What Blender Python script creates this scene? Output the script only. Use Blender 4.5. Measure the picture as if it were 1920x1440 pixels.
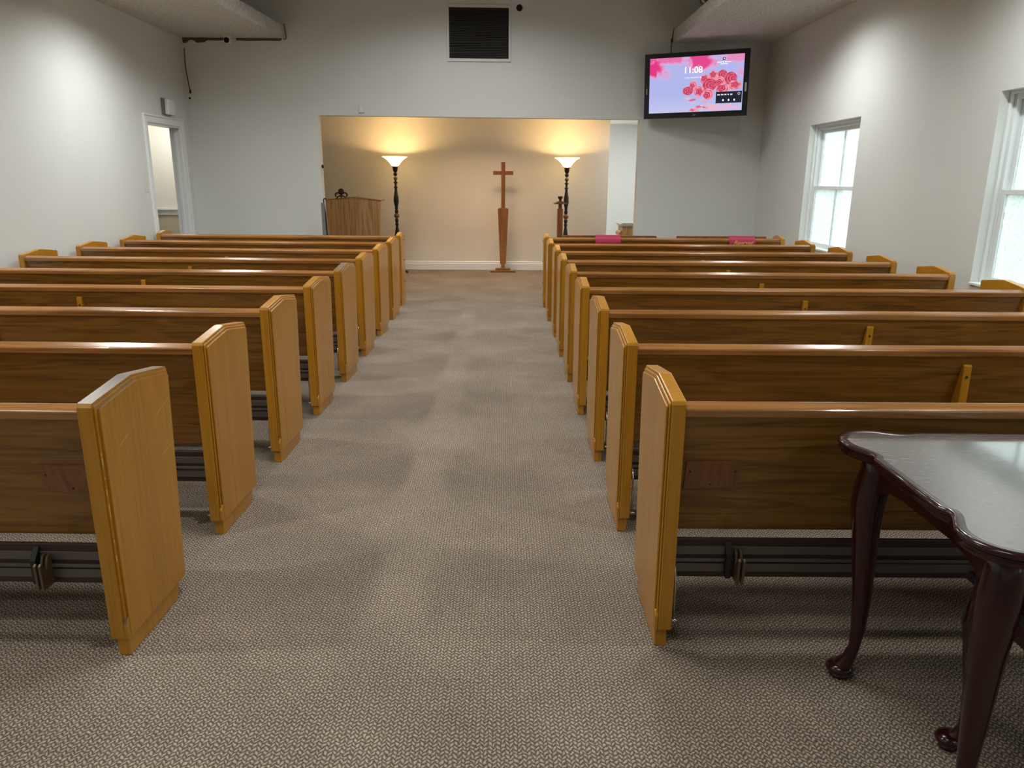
import bpy, bmesh, math, random
from mathutils import Vector, Matrix
random.seed(4)
for o in list(bpy.data.objects): bpy.data.objects.remove(o)
C = bpy.context.scene.collection
SC = bpy.context.scene

# ---------------------------------------------------------------- camera
cd = bpy.data.cameras.new('camera'); cam = bpy.data.objects.new('camera', cd); C.objects.link(cam)
cd.sensor_width = 36; cd.lens = 1404.9/1920*36; cd.clip_start = .05; cd.clip_end = 200
YAW, PITCH, ROLL = .0142, .2654, .0064
fw = Vector((math.sin(YAW)*math.cos(PITCH), math.cos(YAW)*math.cos(PITCH), -math.sin(PITCH)))
rt = Vector((math.cos(YAW), -math.sin(YAW), 0)); up = rt.cross(fw)
r2 = rt*math.cos(ROLL)+up*math.sin(ROLL); u2 = up*math.cos(ROLL)-rt*math.sin(ROLL)
cam.matrix_world = Matrix(((r2.x,u2.x,-fw.x,0),(r2.y,u2.y,-fw.y,0),(r2.z,u2.z,-fw.z,1.6),(0,0,0,1)))
SC.camera = cam

# ---------------------------------------------------------------- world, exposure
w = bpy.data.worlds.new('sky'); SC.world = w; w.use_nodes = True
w.node_tree.nodes['Background'].inputs[0].default_value = (.90,.97,1,1)
w.node_tree.nodes['Background'].inputs[1].default_value = 2.0
SC.view_settings.view_transform = 'Standard'; SC.view_settings.look = 'None'
SC.view_settings.gamma = 1; SC.view_settings.use_curve_mapping = False
SC.view_settings.exposure = 0.68

XL, XR, YB, CEIL = -4.52, 3.83, -3.2, 4.8
SOF = 3.5                               # underside of the side soffits
def YF(x): return 11.52+.02*x           # front wall
# downlights set in the two soffits
DL_Y = (8.5, 5.3, 2.1, -1.1)
DL_W, DL_COL = 115, (.965,1.0,.97)
def spot(x, y, z, watts, col, size, blend, rad=.06, rot=(0,0,0)):
    l = bpy.data.lights.new('downlight', 'SPOT'); l.energy = watts; l.color = col
    l.spot_size = math.radians(size); l.spot_blend = blend; l.shadow_soft_size = rad
    o = bpy.data.objects.new('downlight', l); o.location = (x,y,z); o.rotation_euler = rot; C.objects.link(o)
for y in DL_Y:
    DL_W = 134 if y > 0 else 80
    spot(-3.38, y, SOF-.03, DL_W, DL_COL, 161, .87, .07)
    spot(2.90, y, SOF-.03, DL_W*.72, DL_COL, 161, .87, .07)
def area(name, loc, rot, sx, sy, watts, col, portal=False):
    l = bpy.data.lights.new(name, 'AREA'); l.shape = 'RECTANGLE'; l.size = sx; l.size_y = sy; l.energy = watts; l.color = col
    if portal: l.cycles.is_portal = True
    o = bpy.data.objects.new(name, l); o.location = loc; o.rotation_euler = rot; C.objects.link(o); return o
PI = math.pi
# four added fill lights under the high middle ceiling, out of the picture
for y, wt, sprd in ((.2, 13, 118), (3.2, 26, 118), (6.2, 18, 118), (9.0, 60, 140)):
    area('ceiling_fill_light', (-.32, y, CEIL-.12), (0,0,0), 1.8, .9, wt, (.98,1,.985)).data.spread = math.radians(sprd)
# daylight portals just outside the windows of the right wall
for y in (9.1, 5.4, 1.7, -2.0):
    area('window_portal', (4.2, y, 1.55), (0, PI/2, 0), 1.6, 1.45, 0, (1,1,1), True)

# ---------------------------------------------------------------- materials
def mat(name, col=(.8,.8,.8), rough=.5, metal=0, spec=.5):
    m = bpy.data.materials.new(name); m.use_nodes = True
    b = m.node_tree.nodes['Principled BSDF']
    b.inputs['Base Color'].default_value = (*col,1); b.inputs['Roughness'].default_value = rough
    b.inputs['Metallic'].default_value = metal; b.inputs['Specular IOR Level'].default_value = spec
    return m
class NT:
    def __init__(s, m): s.t = m.node_tree; s.b = s.t.nodes['Principled BSDF']
    def n(s, kind, **kw):
        x = s.t.nodes.new(kind)
        for k, v in kw.items():
            if hasattr(x, k): setattr(x, k, v)
            else: x.inputs[k.replace('_',' ')].default_value = v
        return x
    def l(s, a, b): s.t.links.new(a, b)
    def ramp(s, fac, stops):
        r = s.n('ShaderNodeValToRGB'); e = r.color_ramp.elements
        e[0].position, e[0].color = stops[0][0], (*stops[0][1],1)
        e[1].position, e[1].color = stops[-1][0], (*stops[-1][1],1)
        for p, c in stops[1:-1]: q = e.new(p); q.color = (*c,1)
        s.l(fac, r.inputs[0]); return r
    def math(s, op, a, b=None, clamp=False):
        m = s.n('ShaderNodeMath', operation=op, use_clamp=clamp)
        for i, v in enumerate((a, b)):
            if v is None: continue
            if isinstance(v, (int,float)): m.inputs[i].default_value = v
            else: s.l(v, m.inputs[i])
        return m.outputs[0]
    def bump(s, h, strength, dist):
        b = s.n('ShaderNodeBump'); b.inputs['Strength'].default_value = strength; b.inputs['Distance'].default_value = dist
        s.l(h, b.inputs['Height']); s.l(b.outputs[0], s.b.inputs['Normal']); return b
def coords(N, scale, rnd=True):
    tc = N.n('ShaderNodeTexCoord'); mp = N.n('ShaderNodeMapping'); mp.inputs['Scale'].default_value = scale
    N.l(tc.outputs['Object'], mp.inputs[0])
    if rnd:
        oi = N.n('ShaderNodeObjectInfo'); mul = N.math('MULTIPLY', oi.outputs['Random'], 17.0)
        cb = N.n('ShaderNodeCombineXYZ')
        for i in range(3): N.l(mul, cb.inputs[i])
        N.l(cb.outputs[0], mp.inputs['Location'])
    return mp.outputs[0]
def wood(name, axis, dark, mid, light, rough=.28, fig=1.0, coat=.35, wavy=.22):
    m = mat(name, mid, rough); N = NT(m)
    sc = [5.5,5.5,5.5]; sc[axis] = .42
    v = coords(N, tuple(sc))
    n1 = N.n('ShaderNodeTexNoise', Scale=2.2, Detail=3.0, Distortion=.6); N.l(v, n1.inputs['Vector'])
    wv = N.math('MULTIPLY', n1.outputs['Fac'], 11.0*fig); wv = N.math('SINE', N.math('MULTIPLY', wv, 3.1))
    wv = N.math('MULTIPLY_ADD', wv, .5); N.t.nodes[-1].inputs[2].default_value = .5
    sf = [90,90,90]; sf[axis] = 2.2
    v2 = coords(N, tuple(sf))
    n2 = N.n('ShaderNodeTexNoise', Scale=1.0, Detail=4.0); N.l(v2, n2.inputs['Vector'])
    n3 = N.n('ShaderNodeTexNoise', Scale=.45, Detail=1.0); N.l(v, n3.inputs['Vector'])
    f = N.math('ADD', N.math('MULTIPLY', wv, wavy), N.math('MULTIPLY', n2.outputs['Fac'], .55))
    f = N.math('ADD', f, N.math('MULTIPLY', n3.outputs['Fac'], .28))
    r = N.ramp(f, [(.30,dark),(.50,mid),(.74,light)])
    N.l(r.outputs[0], N.b.inputs['Base Color'])
    rr = N.math('ADD', N.math('MULTIPLY', n2.outputs['Fac'], .14), rough-.07); N.l(rr, N.b.inputs['Roughness'])
    N.b.inputs['Coat Weight'].default_value = coat; N.b.inputs['Coat Roughness'].default_value = .07
    N.bump(n2.outputs['Fac'], .12, .002)
    return m
OD, OM, OLt = (.38,.160,.009), (.475,.207,.013), (.54,.25,.023)
M = {}
M['oak_x'] = wood('oak_long_grain', 0, (.125,.050,.006), (.22,.097,.013), (.30,.135,.022), .30, .9)
M['oak_z'] = wood('oak_upright_grain', 2, OD, OM, OLt, .30, .35, .28, .09)
M['oak_rail'] = wood('oak_rail_grain', 0, (.16,.062,.013), (.275,.112,.026), (.38,.168,.048), .22, .5, .6)
M['oak_light'] = wood('light_oak_veneer', 2, (.27,.14,.05), (.42,.225,.085), (.52,.31,.14), .35, .8)
M['walnut'] = wood('brown_stained_wood', 2, (.11,.038,.012), (.19,.068,.020), (.25,.10,.03), .4, .4)
M['taper'] = wood('brown_oak_veneer', 2, (.15,.06,.014), (.24,.105,.022), (.30,.14,.035), .4, .4)
M['dullbrass'] = mat('worn_brown_metal', (.13,.085,.05), .5, .4)
M['cherry'] = mat('dark_cherry_lacquer', (.024,.0035,.004), .2, 0, .35); M['cherry'].node_tree.nodes['Principled BSDF'].inputs['Coat Weight'].default_value = .35
M['scratch'] = mat('bare_scratched_wood', (.75,.48,.20), .5)
def paint(name, col, bs=.06, scale=70):
    m = mat(name, col, .62); N = NT(m); v = coords(N, (1,1,1), False)
    n = N.n('ShaderNodeTexNoise', Scale=float(scale), Detail=3.0); N.l(v, n.inputs['Vector'])
    n2 = N.n('ShaderNodeTexNoise', Scale=.8, Detail=2.0); N.l(v, n2.inputs['Vector'])
    c2 = tuple(x*.95 for x in col)
    r = N.ramp(n2.outputs['Fac'], [(.35,c2),(.65,col)]); N.l(r.outputs[0], N.b.inputs['Base Color'])
    N.bump(n.outputs['Fac'], bs, .004 if bs < .5 else .012); return m
M['wall'] = paint('grey_white_wall_paint', (.69,.70,.675))
M['alcove'] = paint('cream_wall_paint', (.78,.76,.70))
def popcorn():
    m = mat('popcorn_texture_plaster', (.6,.6,.55), .9); N = NT(m); v = coords(N, (1,1,1), False)
    n = N.n('ShaderNodeTexVoronoi', Scale=42.0); N.l(v, n.inputs['Vector']); n2 = N.n('ShaderNodeTexNoise', Scale=30.0, Detail=4.0); N.l(v, n2.inputs['Vector'])
    r = N.ramp(n2.outputs['Fac'], [(.35,(.54,.53,.49)),(.65,(.72,.71,.67))]); N.l(r.outputs[0], N.b.inputs['Base Color'])
    N.bump(N.math('ADD', n.outputs['Distance'], n2.outputs['Fac']), .8, .02); return m
M['pop'] = popcorn()
M['ceil'] = paint('dark_ceiling_paint', (.55,.54,.50))
M['trim'] = mat('white_trim_paint', (.80,.82,.83), .35)
M['winpaint'] = mat('white_window_paint', (.78,.82,.83), .4)
M['black'] = mat('black_plastic', (.012,.012,.014), .3)
M['matblack'] = mat('matt_black_metal', (.012,.011,.011), .5)
M['iron'] = mat('dark_bronze_iron', (.03,.018,.011), .4, .6)
M['steel'] = mat('dull_steel_slat', (.15,.14,.12), .42, .6)
M['chrome'] = mat('bright_steel_rod', (.6,.6,.6), .25, 1)
M['vinyl'] = mat('dark_maroon_vinyl', (.040,.016,.014), .45)
M['white'] = mat('white_plastic', (.75,.76,.75), .4)
M['offw'] = mat('ivory_plastic', (.66,.62,.50), .4)
M['greyp'] = mat('grey_plastic', (.17,.175,.18), .5)
M['hole'] = mat('dark_void', (.006,.006,.006), .9)
M['torn'] = mat('torn_brown_paper', (.10,.075,.04), .9)
M['ventdark'] = mat('dark_vent_slat', (.055,.052,.045), .5)
M['brass'] = mat('antique_brass', (.22,.13,.05), .4, .6)
M['stone'] = mat('pale_grey_top', (.5,.49,.47), .35)
def cloth():
    m = mat('magenta_cloth', (.34,.018,.06), .85); N = NT(m); v = coords(N, (1,1,1), False)
    n = N.n('ShaderNodeTexNoise', Scale=400.0); N.l(v, n.inputs['Vector']); N.bump(n.outputs['Fac'], .3, .001)
    N.b.inputs['Sheen Weight'].default_value = .2; return m
M['cloth'] = cloth(); M['gold'] = mat('gold_embroidery', (.75,.42,.10), .5)
def carpet():
    m = mat('loop_pile_carpet', (.2,.17,.14), .95, 0, .1); N = NT(m)
    tc = N.n('ShaderNodeTexCoord')
    nd = N.n('ShaderNodeTexNoise', Scale=38.0, Detail=2.0); N.l(tc.outputs['Object'], nd.inputs['Vector'])
    sb = N.n('ShaderNodeVectorMath', operation='SUBTRACT'); sb.inputs[1].default_value = (.5,.5,.5); N.l(nd.outputs['Color'], sb.inputs[0])
    ml = N.n('ShaderNodeVectorMath', operation='SCALE'); ml.inputs['Scale'].default_value = .017; N.l(sb.outputs[0], ml.inputs[0])
    ad = N.n('ShaderNodeVectorMath', operation='ADD'); N.l(tc.outputs['Object'], ad.inputs[0]); N.l(ml.outputs[0], ad.inputs[1])
    sp = N.n('ShaderNodeSeparateXYZ'); N.l(ad.outputs[0], sp.inputs[0])
    X, Y = sp.outputs[0], sp.outputs[1]
    # slanted loops set in rows, every other column leaning the other way
    px, py = .0125, .0170
    col = N.math('FLOOR', N.math('DIVIDE', X, px))
    odd = N.math('MODULO', N.math('ABSOLUTE', col), 2.0)
    sgn = N.math('SUBTRACT', N.math('MULTIPLY', odd, 2.0), 1.0)
    fx = N.math('SUBTRACT', N.math('DIVIDE', X, px), col)
    yy = N.math('ADD', N.math('DIVIDE', Y, py), N.math('MULTIPLY', N.math('MULTIPLY', fx, sgn), .65))
    a = N.math('MULTIPLY', N.math('SINE', N.math('MULTIPLY', yy, 2*PI)), .5); a = N.math('ADD', a, .5)
    bb = N.math('SINE', N.math('MULTIPLY', fx, PI)); h = N.math('MULTIPLY', a, N.math('POWER', bb, .6))
    nf = N.n('ShaderNodeTexNoise', Scale=190.0, Detail=3.0); N.l(tc.outputs['Object'], nf.inputs['Vector'])
    h2 = N.math('ADD', h, N.math('MULTIPLY', N.math('SUBTRACT', nf.outputs['Fac'], .5), 1.25))
    r = N.ramp(h2, [(-.0+.0,(.098,.077,.058)),(.42,(.255,.207,.160)),(1.0,(.49,.405,.32))])
    ns = N.n('ShaderNodeTexNoise', Scale=1.5, Detail=5.0, Roughness=.6); N.l(tc.outputs['Object'], ns.inputs['Vector'])
    rs = N.ramp(ns.outputs['Fac'], [(.33,(.80,.79,.78)),(.66,(1.06,1.05,1.04))])
    mx = N.n('ShaderNodeMix', data_type='RGBA', blend_type='MULTIPLY'); mx.inputs[0].default_value = 1
    N.l(r.outputs[0], mx.inputs[6]); N.l(rs.outputs[0], mx.inputs[7]); N.l(mx.outputs[2], N.b.inputs['Base Color'])
    N.bump(h2, .55, .005); return m
M['carpet'] = carpet()
def tabletop():
    m = mat('scratched_table_lacquer', (.075,.069,.070), .2); N = NT(m)
    v = coords(N, (30,260,1), False); mp = N.t.nodes[-1]
    n = N.n('ShaderNodeTexNoise', Scale=1.0, Detail=5.0, Distortion=.4); N.l(v, n.inputs['Vector'])
    rr = N.ramp(n.outputs['Fac'], [(.35,(.14,)*3),(.7,(.30,)*3)]); N.l(rr.outputs[0], N.b.inputs['Roughness'])
    N.b.inputs['Coat Weight'].default_value = 1; N.b.inputs['Coat Roughness'].default_value = .07; N.b.inputs['Coat IOR'].default_value = 2.0; N.b.inputs['IOR'].default_value = 2.1
    N.bump(n.outputs['Fac'], .05, .001); return m
M['top'] = tabletop()
def obscure():
    m = bpy.data.materials.new('obscure_patterned_glass'); m.use_nodes = True; t = m.node_tree; t.nodes.clear()
    tc = t.nodes.new('ShaderNodeTexCoord'); vo = t.nodes.new('ShaderNodeTexVoronoi'); vo.feature = 'SMOOTH_F1'; vo.inputs['Scale'].default_value = 34
    no = t.nodes.new('ShaderNodeTexNoise'); no.inputs['Scale'].default_value = 18; no.inputs['Distortion'].default_value = 2.5
    t.links.new(tc.outputs['Object'], vo.inputs[0]); t.links.new(tc.outputs['Object'], no.inputs[0])
    bu = t.nodes.new('ShaderNodeBump'); bu.inputs['Strength'].default_value = .9; bu.inputs['Distance'].default_value = .02
    t.links.new(no.outputs['Fac'], bu.inputs['Height'])
    tr = t.nodes.new('ShaderNodeBsdfTransparent'); tr.inputs[0].default_value = (.80,.84,.82,1)
    tl = t.nodes.new('ShaderNodeBsdfTranslucent'); tl.inputs[0].default_value = (.85,.92,.90,1)
    gl = t.nodes.new('ShaderNodeBsdfGlossy'); gl.inputs['Roughness'].default_value = .15
    rp = t.nodes.new('ShaderNodeValToRGB'); rp.color_ramp.elements[0].position = .38; rp.color_ramp.elements[0].color = (.35,)*3+(1,)
    rp.color_ramp.elements[1].position = .66; rp.color_ramp.elements[1].color = (.68,)*3+(1,)
    t.links.new(no.outputs['Fac'], rp.inputs[0]); t.links.new(bu.outputs[0], tl.inputs['Normal']); t.links.new(bu.outputs[0], gl.inputs['Normal'])
    m1 = t.nodes.new('ShaderNodeMixShader'); t.links.new(rp.outputs[0], m1.inputs[0]); t.links.new(tr.outputs[0], m1.inputs[1]); t.links.new(tl.outputs[0], m1.inputs[2])
    m2 = t.nodes.new('ShaderNodeMixShader'); m2.inputs[0].default_value = .06; t.links.new(m1.outputs[0], m2.inputs[1]); t.links.new(gl.outputs[0], m2.inputs[2])
    o = t.nodes.new('ShaderNodeOutputMaterial'); t.links.new(m2.outputs[0], o.inputs[0]); return m
M['glass'] = obscure()
def emis(name, col, s):
    m = bpy.data.materials.new(name); m.use_nodes = True; t = m.node_tree; t.nodes.clear()
    e = t.nodes.new('ShaderNodeEmission'); e.inputs[0].default_value = (*col,1); e.inputs[1].default_value = s
    o = t.nodes.new('ShaderNodeOutputMaterial'); t.links.new(e.outputs[0], o.inputs[0]); return m
def bowlglass():
    m = mat('frosted_amber_glass', (.9,.72,.42), .3); b = m.node_tree.nodes['Principled BSDF']
    b.inputs['Emission Color'].default_value = (1,.66,.24,1); b.inputs['Emission Strength'].default_value = 2.8
    return m
M['bowl'] = bowlglass()

# ---------------------------------------------------------------- mesh helpers
def box(bm, x0, x1, y0, y1, z0, z1, mi=0):
    v = [bm.verts.new(p) for p in ((x0,y0,z0),(x1,y0,z0),(x1,y1,z0),(x0,y1,z0),(x0,y0,z1),(x1,y0,z1),(x1,y1,z1),(x0,y1,z1))]
    for f in ((0,3,2,1),(4,5,6,7),(0,1,5,4),(1,2,6,5),(2,3,7,6),(3,0,4,7)):
        bm.faces.new([v[i] for i in f]).material_index = mi
def prism(bm, pts, axis, a, b, mi=0):
    """polygon (2D) extruded along an axis; axis 0: pts are (y,z), 1: (x,z), 2: (x,y)"""
    def P(p, t): return (t,p[0],p[1]) if axis==0 else ((p[0],t,p[1]) if axis==1 else (p[0],p[1],t))
    A = [bm.verts.new(P(p,a)) for p in pts]; B = [bm.verts.new(P(p,b)) for p in pts]; n = len(pts)
    fs = [bm.faces.new(A), bm.faces.new(B[::-1])] + [bm.faces.new((A[i],B[i],B[(i+1)%n],A[(i+1)%n])) for i in range(n)]
    for f in fs: f.material_index = mi
def tube(bm, pts, rad, seg=12, cap=True, mi=0, sq=(1,1)):
    pts = [Vector(p) for p in pts]; rad = rad if isinstance(rad,(list,tuple)) else [rad]*len(pts)
    rings = []; prev = None
    for i, p in enumerate(pts):
        d = (pts[min(i+1,len(pts)-1)]-pts[max(i-1,0)]).normalized()
        ref = Vector((0,0,1)) if abs(d.z)<.9 else Vector((1,0,0))
        a = (prev - d*prev.dot(d)).normalized() if prev is not None else d.cross(ref).normalized()
        prev = a; b = d.cross(a)
        rings.append([bm.verts.new(p+(a*math.cos(t)*sq[0]+b*math.sin(t)*sq[1])*rad[i]) for t in [2*PI*k/seg for k in range(seg)]])
    for r, s in zip(rings, rings[1:]):
        for k in range(seg): f = bm.faces.new((r[k],r[(k+1)%seg],s[(k+1)%seg],s[k])); f.smooth = True; f.material_index = mi
    if cap: bm.faces.new(rings[0][::-1]).material_index = mi; bm.faces.new(rings[-1]).material_index = mi
def lathe(bm, prof, c=(0,0,0), seg=24, mi=0, cap=True):
    rings = [[bm.verts.new((c[0]+r*math.cos(2*PI*k/seg), c[1]+r*math.sin(2*PI*k/seg), c[2]+z)) for k in range(seg)] for r, z in prof]
    for r, s in zip(rings, rings[1:]):
        for k in range(seg): f = bm.faces.new((r[k],r[(k+1)%seg],s[(k+1)%seg],s[k])); f.smooth = True; f.material_index = mi
    if cap: bm.faces.new(rings[0][::-1]).material_index = mi; bm.faces.new(rings[-1]).material_index = mi
def ico(bm, c, r, sc=(1,1,1), mi=0, sub=2):
    g = bmesh.ops.create_icosphere(bm, subdivisions=sub, radius=r)
    for v in g['verts']: v.co = Vector((v.co.x*sc[0]+c[0], v.co.y*sc[1]+c[1], v.co.z*sc[2]+c[2]))
    for f in {f for v in g['verts'] for f in v.link_faces}: f.smooth = True; f.material_index = mi
def obj(name, bm, m, parent=None, bev=0, kind=None, loc=None, seg=2):
    bmesh.ops.recalc_face_normals(bm, faces=bm.faces)
    me = bpy.data.meshes.new(name); bm.to_mesh(me); bm.free()
    for mm in (m if isinstance(m,(list,tuple)) else [m]): me.materials.append(mm)
    o = bpy.data.objects.new(name, me); C.objects.link(o)
    if parent: o.parent = parent
    if loc: o.location = loc
    if bev:
        b = o.modifiers.new('bevel','BEVEL'); b.width = bev; b.segments = seg; b.limit_method = 'ANGLE'; b.angle_limit = math.radians(28)
    if kind: o['kind'] = kind
    return o
def tag(o, label, cat, group=None):
    o['label'] = label; o['category'] = cat
    if group: o['group'] = group
    return o
def thing(name, label, cat, loc=(0,0,0), rz=0, group=None):
    o = bpy.data.objects.new(name, None); C.objects.link(o); o.location = loc; o.rotation_euler = (0,0,rz); o.empty_display_size = .1
    return tag(o, label, cat, group)
def sthing(name, loc=(0,0,0)):
    o = bpy.data.objects.new(name, None); C.objects.link(o); o.location = loc; o['kind'] = 'structure'; return o
def B(): return bmesh.new()
def meshed(o):
    bpy.context.view_layer.update(); dg = bpy.context.evaluated_depsgraph_get()
    me = bpy.data.meshes.new_from_object(o.evaluated_get(dg)); nm = o.name
    mats = [m for m in o.data.materials]; bpy.data.objects.remove(o)
    if not me.materials:
        for m in mats: me.materials.append(m)
    q = bpy.data.objects.new(nm, me); C.objects.link(q); return q
def dup(root, name=None):
    r = root.copy(); C.objects.link(r)
    for ch in list(root.children):
        c = ch.copy(); C.objects.link(c); c.parent = r
        for g in ch.children:
            d = g.copy(); C.objects.link(d); d.parent = c
    return r
S = 'structure'

# ---------------------------------------------------------------- room shell
bm = B(); box(bm, -7.2, 6.2, YB-.2, 16.2, -.12, 0); obj('floor', bm, M['carpet'], kind=S)
# left wall with the doorway
DY0, DY1, DZ = 10.10, 11.12, 2.29
bm = B(); T = .14
box(bm, XL-T, XL, YB-.14, DY0, 0, CEIL); box(bm, XL-T, XL, DY0, DY1, DZ, CEIL); box(bm, XL-T, XL, DY1, 13.98, 0, CEIL)
obj('wall_left', bm, M['wall'], kind=S)
# right wall with four windows
WIN = [(8.42, 9.79), (4.72, 6.09), (1.02, 2.39), (-2.68, -1.31)]; WZ0, WZ1 = .80, 2.285
bm = B(); TR = .20; ys = [YB-.14]
for a, b in sorted(WIN): ys += [a, b]
ys.append(YF(XR)+.16)
for i in range(0, len(ys), 2): box(bm, XR, XR+TR, ys[i], ys[i+1], 0, CEIL)
for a, b in WIN: box(bm, XR, XR+TR, a, b, 0, WZ0); box(bm, XR, XR+TR, a, b, WZ1, CEIL)
obj('wall_right', bm, M['wall'], kind=S)
# front wall with the wide alcove opening
OX0, OX1, OZ0, OZ1 = -2.66, 2.01, 2.488, 2.470
bm = B()
def fbox(x0, x1, z0a, z0b, z1, y_off=0, th=.16):
    v = [bm.verts.new((x, YF(x)+dy, z)) for dy in (y_off, y_off+th) for x, z in ((x0,z0a),(x1,z0b),(x1,z1),(x0,z1))]
    for f in ((0,1,2,3),(7,6,5,4),(0,4,5,1),(1,5,6,2),(2,6,7,3),(3,7,4,0)): bm.faces.new([v[i] for i in f])
fbox(XL, OX0, 0, 0, CEIL); fbox(OX1, XR, 0, 0, CEIL); fbox(OX0, OX1, OZ0, OZ1, CEIL)
obj('wall_front', bm, M['wall'], kind=S)
bm = B(); box(bm, XL-T, XR+TR, YB-.14, YB, 0, CEIL); obj('wall_back', bm, M['wall'], kind=S)
bm = B(); box(bm, XL-T, XR+TR, YB-.14, 11.9, CEIL, CEIL+.1); obj('ceiling', bm, M['ceil'], kind=S)
# alcove
bm = B(); box(bm, -4.5, 1.905, 13.95, 14.07, 0, 2.75); obj('wall_alcove', bm, M['alcove'], kind=S)
bm = B(); box(bm, 1.905, 6.0, 15.4, 15.5, 0, 3.0); obj('wall_passage', bm, M['wall'], kind=S)
bm = B(); box(bm, 3.83, 3.95, 11.76, 15.4, 0, 2.75); obj('wall_passage_side', bm, M['wall'], kind=S)
bm = B(); box(bm, -4.6, 4.1, 11.70, 15.45, 2.66, 2.76); obj('ceiling_alcove', bm, M['alcove'], kind=S)
def bboard(name, pts, h=.155, th=.018):
    bm = B()
    prism(bm, [(0,0),(th,0),(th,h*.72),(th*.65,h*.78),(th*.65,h*.93),(th*.3,h),(0,h)], 1, 0, 1)
    a, b = Vector(pts[0]), Vector(pts[1]); d = b-a; L = d.length; d.normalize(); n = Vector((d.y,-d.x,0))
    for v in bm.verts: x, y, z = v.co; v.co = a + d*(y*L) + n*x + Vector((0,0,z))
    return obj(name, bm, M['trim'], kind=S)
bboard('baseboard_alcove', [(-4.4,13.95,0),(1.905,13.95,0)])
bboard('baseboard_front', [(XL,YF(XL),0),(OX0,YF(OX0),0)]); bboard('trim_1', [(OX1,YF(OX1),0),(XR,YF(XR),0)])
bboard('baseboard_left', [(XL,YB,0),(XL,DY0-.1,0)]); bboard('baseboard_right', [(XR,YF(XR),0),(XR,YB,0)])
# soffits (dropped plaster ledges along both side walls)
for nm, plan in (('trim_2', [(XL,YB),(-3.22,YB),(-3.22,9.0),(-3.07,YF(-3.07)),(XL,YF(XL))]), ('trim_3', [(2.43,YB),(XR,YB),(XR,YF(XR)),(2.43,YF(2.43))])):
    bm = B(); prism(bm, plan, 2, SOF, SOF+.17); obj(nm, bm, M['pop'], kind=S)
# torn wall paper strip and crack under the left soffit
t = thing('wall_tear', 'brown torn strip of bare wall running under the left ceiling ledge', 'wall damage', (0,0,0))
rnd = random.Random(2)
for xa, xb in ((XL+.04, -3.885), (-3.73, -3.10)):
    lo = []; x = xa
    while x < xb:
        lo.append((x, SOF-(.030+.045*rnd.random()*(1 if x < -4.15 else .25)*(1 if xa < -4 else .6)))); x += .05
    lo.append((xb, SOF-.02)); bm = B(); prism(bm, [(xb, SOF-.001), (xa, SOF-.001)]+lo, 1, YF(-4)-.010, YF(-3.1)-.004)
    obj('torn_strip', bm, M['torn'], t)
bm = B(); tube(bm, [(-3.055,11.452,SOF+.19),(-3.045,11.452,SOF+.12),(-3.040,11.452,SOF+.06),(-3.034,11.452,SOF+.0),(-3.075,11.452,SOF-.012)], .006, 6); obj('crack', bm, M['torn'], t)
# doorway: jamb, casing and the side room behind it
d = sthing('door_1', (XL,0,0))
bm = B(); cw = .10
def cas(bm, y0, y1, z0, z1, side=1):
    box(bm, 0, .018, y0, y1, z0, z1)
cas(bm, DY0-cw, DY0, 0, DZ+cw); cas(bm, DY1, DY1+cw, 0, DZ+cw); cas(bm, DY0, DY1, DZ, DZ+cw)
box(bm, .018, .028, DY0-cw, DY0-cw+.02, 0, DZ+cw); box(bm, .018, .028, DY1+cw-.02, DY1+cw, 0, DZ+cw); box(bm, .018, .028, DY0-cw+.02, DY1+cw-.02, DZ+cw-.02, DZ+cw)
obj('door_casing', bm, M['trim'], d, .003)
bm = B(); box(bm, -T, .004, DY0, DY0+.02, 0, DZ); box(bm, -T, .004, DY1-.02, DY1, 0, DZ); box(bm, -T, .004, DY0+.02, DY1-.02, DZ-.02, DZ)
box(bm, -.085, -.05, DY1-.035, DY1-.02, 0, DZ-.02); box(bm, -.085, -.05, DY0+.02, DY0+.035, 0, DZ-.02)
obj('door_jamb', bm, M['trim'], d, .002)
bm = B(); box(bm, -6.0, -5.88, 8.4, 13.2, 0, 2.9); box(bm, -5.88, XL-T, 13.08, 13.2, 0, 2.9); box(bm, -5.88, XL-T, 8.4, 8.5, 0, 2.9); obj('wall_side_room', bm, M['alcove'], kind=S)
bm = B(); box(bm, -6.0, XL-T, 8.4, 13.2, 2.9, 3.0); obj('ceiling_side_room', bm, M['alcove'], kind=S)
bm = B(); box(bm, -5.88, -5.85, 8.5, 13.08, 1.0, 1.11); box(bm, -5.85, -5.82, 8.5, 13.08, 1.08, 1.11); box(bm, -5.819, XL-T, 13.05, 13.08, 1.0, 1.11); box(bm, -5.819, XL-T, 13.02, 13.05, 1.08, 1.11); obj('trim_4', bm, M['trim'], kind=S, bev=.004)
bm = B(); box(bm, -5.88, -5.872, 8.5, 13.08, 0, 1.0); box(bm, -5.872, XL-T, 13.072, 13.08, 0, 1.0); obj('trim_5', bm, paint('beige_wainscot', (.60,.55,.42)), kind=S)
# an added warm fill light in the alcove, hidden behind the lintel
area('alcove_fill_light', (-.3, 12.5, 2.64), (0,0,0), .9, .4, 17, (1,.66,.41)).data.spread = math.radians(140)
# added area lights: one brightens the side room, one stands in for passage daylight
area('side_room_fill_light', (-5.25, 12.3, 2.85), (0,0,0), .5, .5, 13, (1,.97,.90))
area('passage_daylight_fill', (3.0, 13.6, 2.62), (0,0,0), .5, .5, 24, (.92,.97,1))

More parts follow.
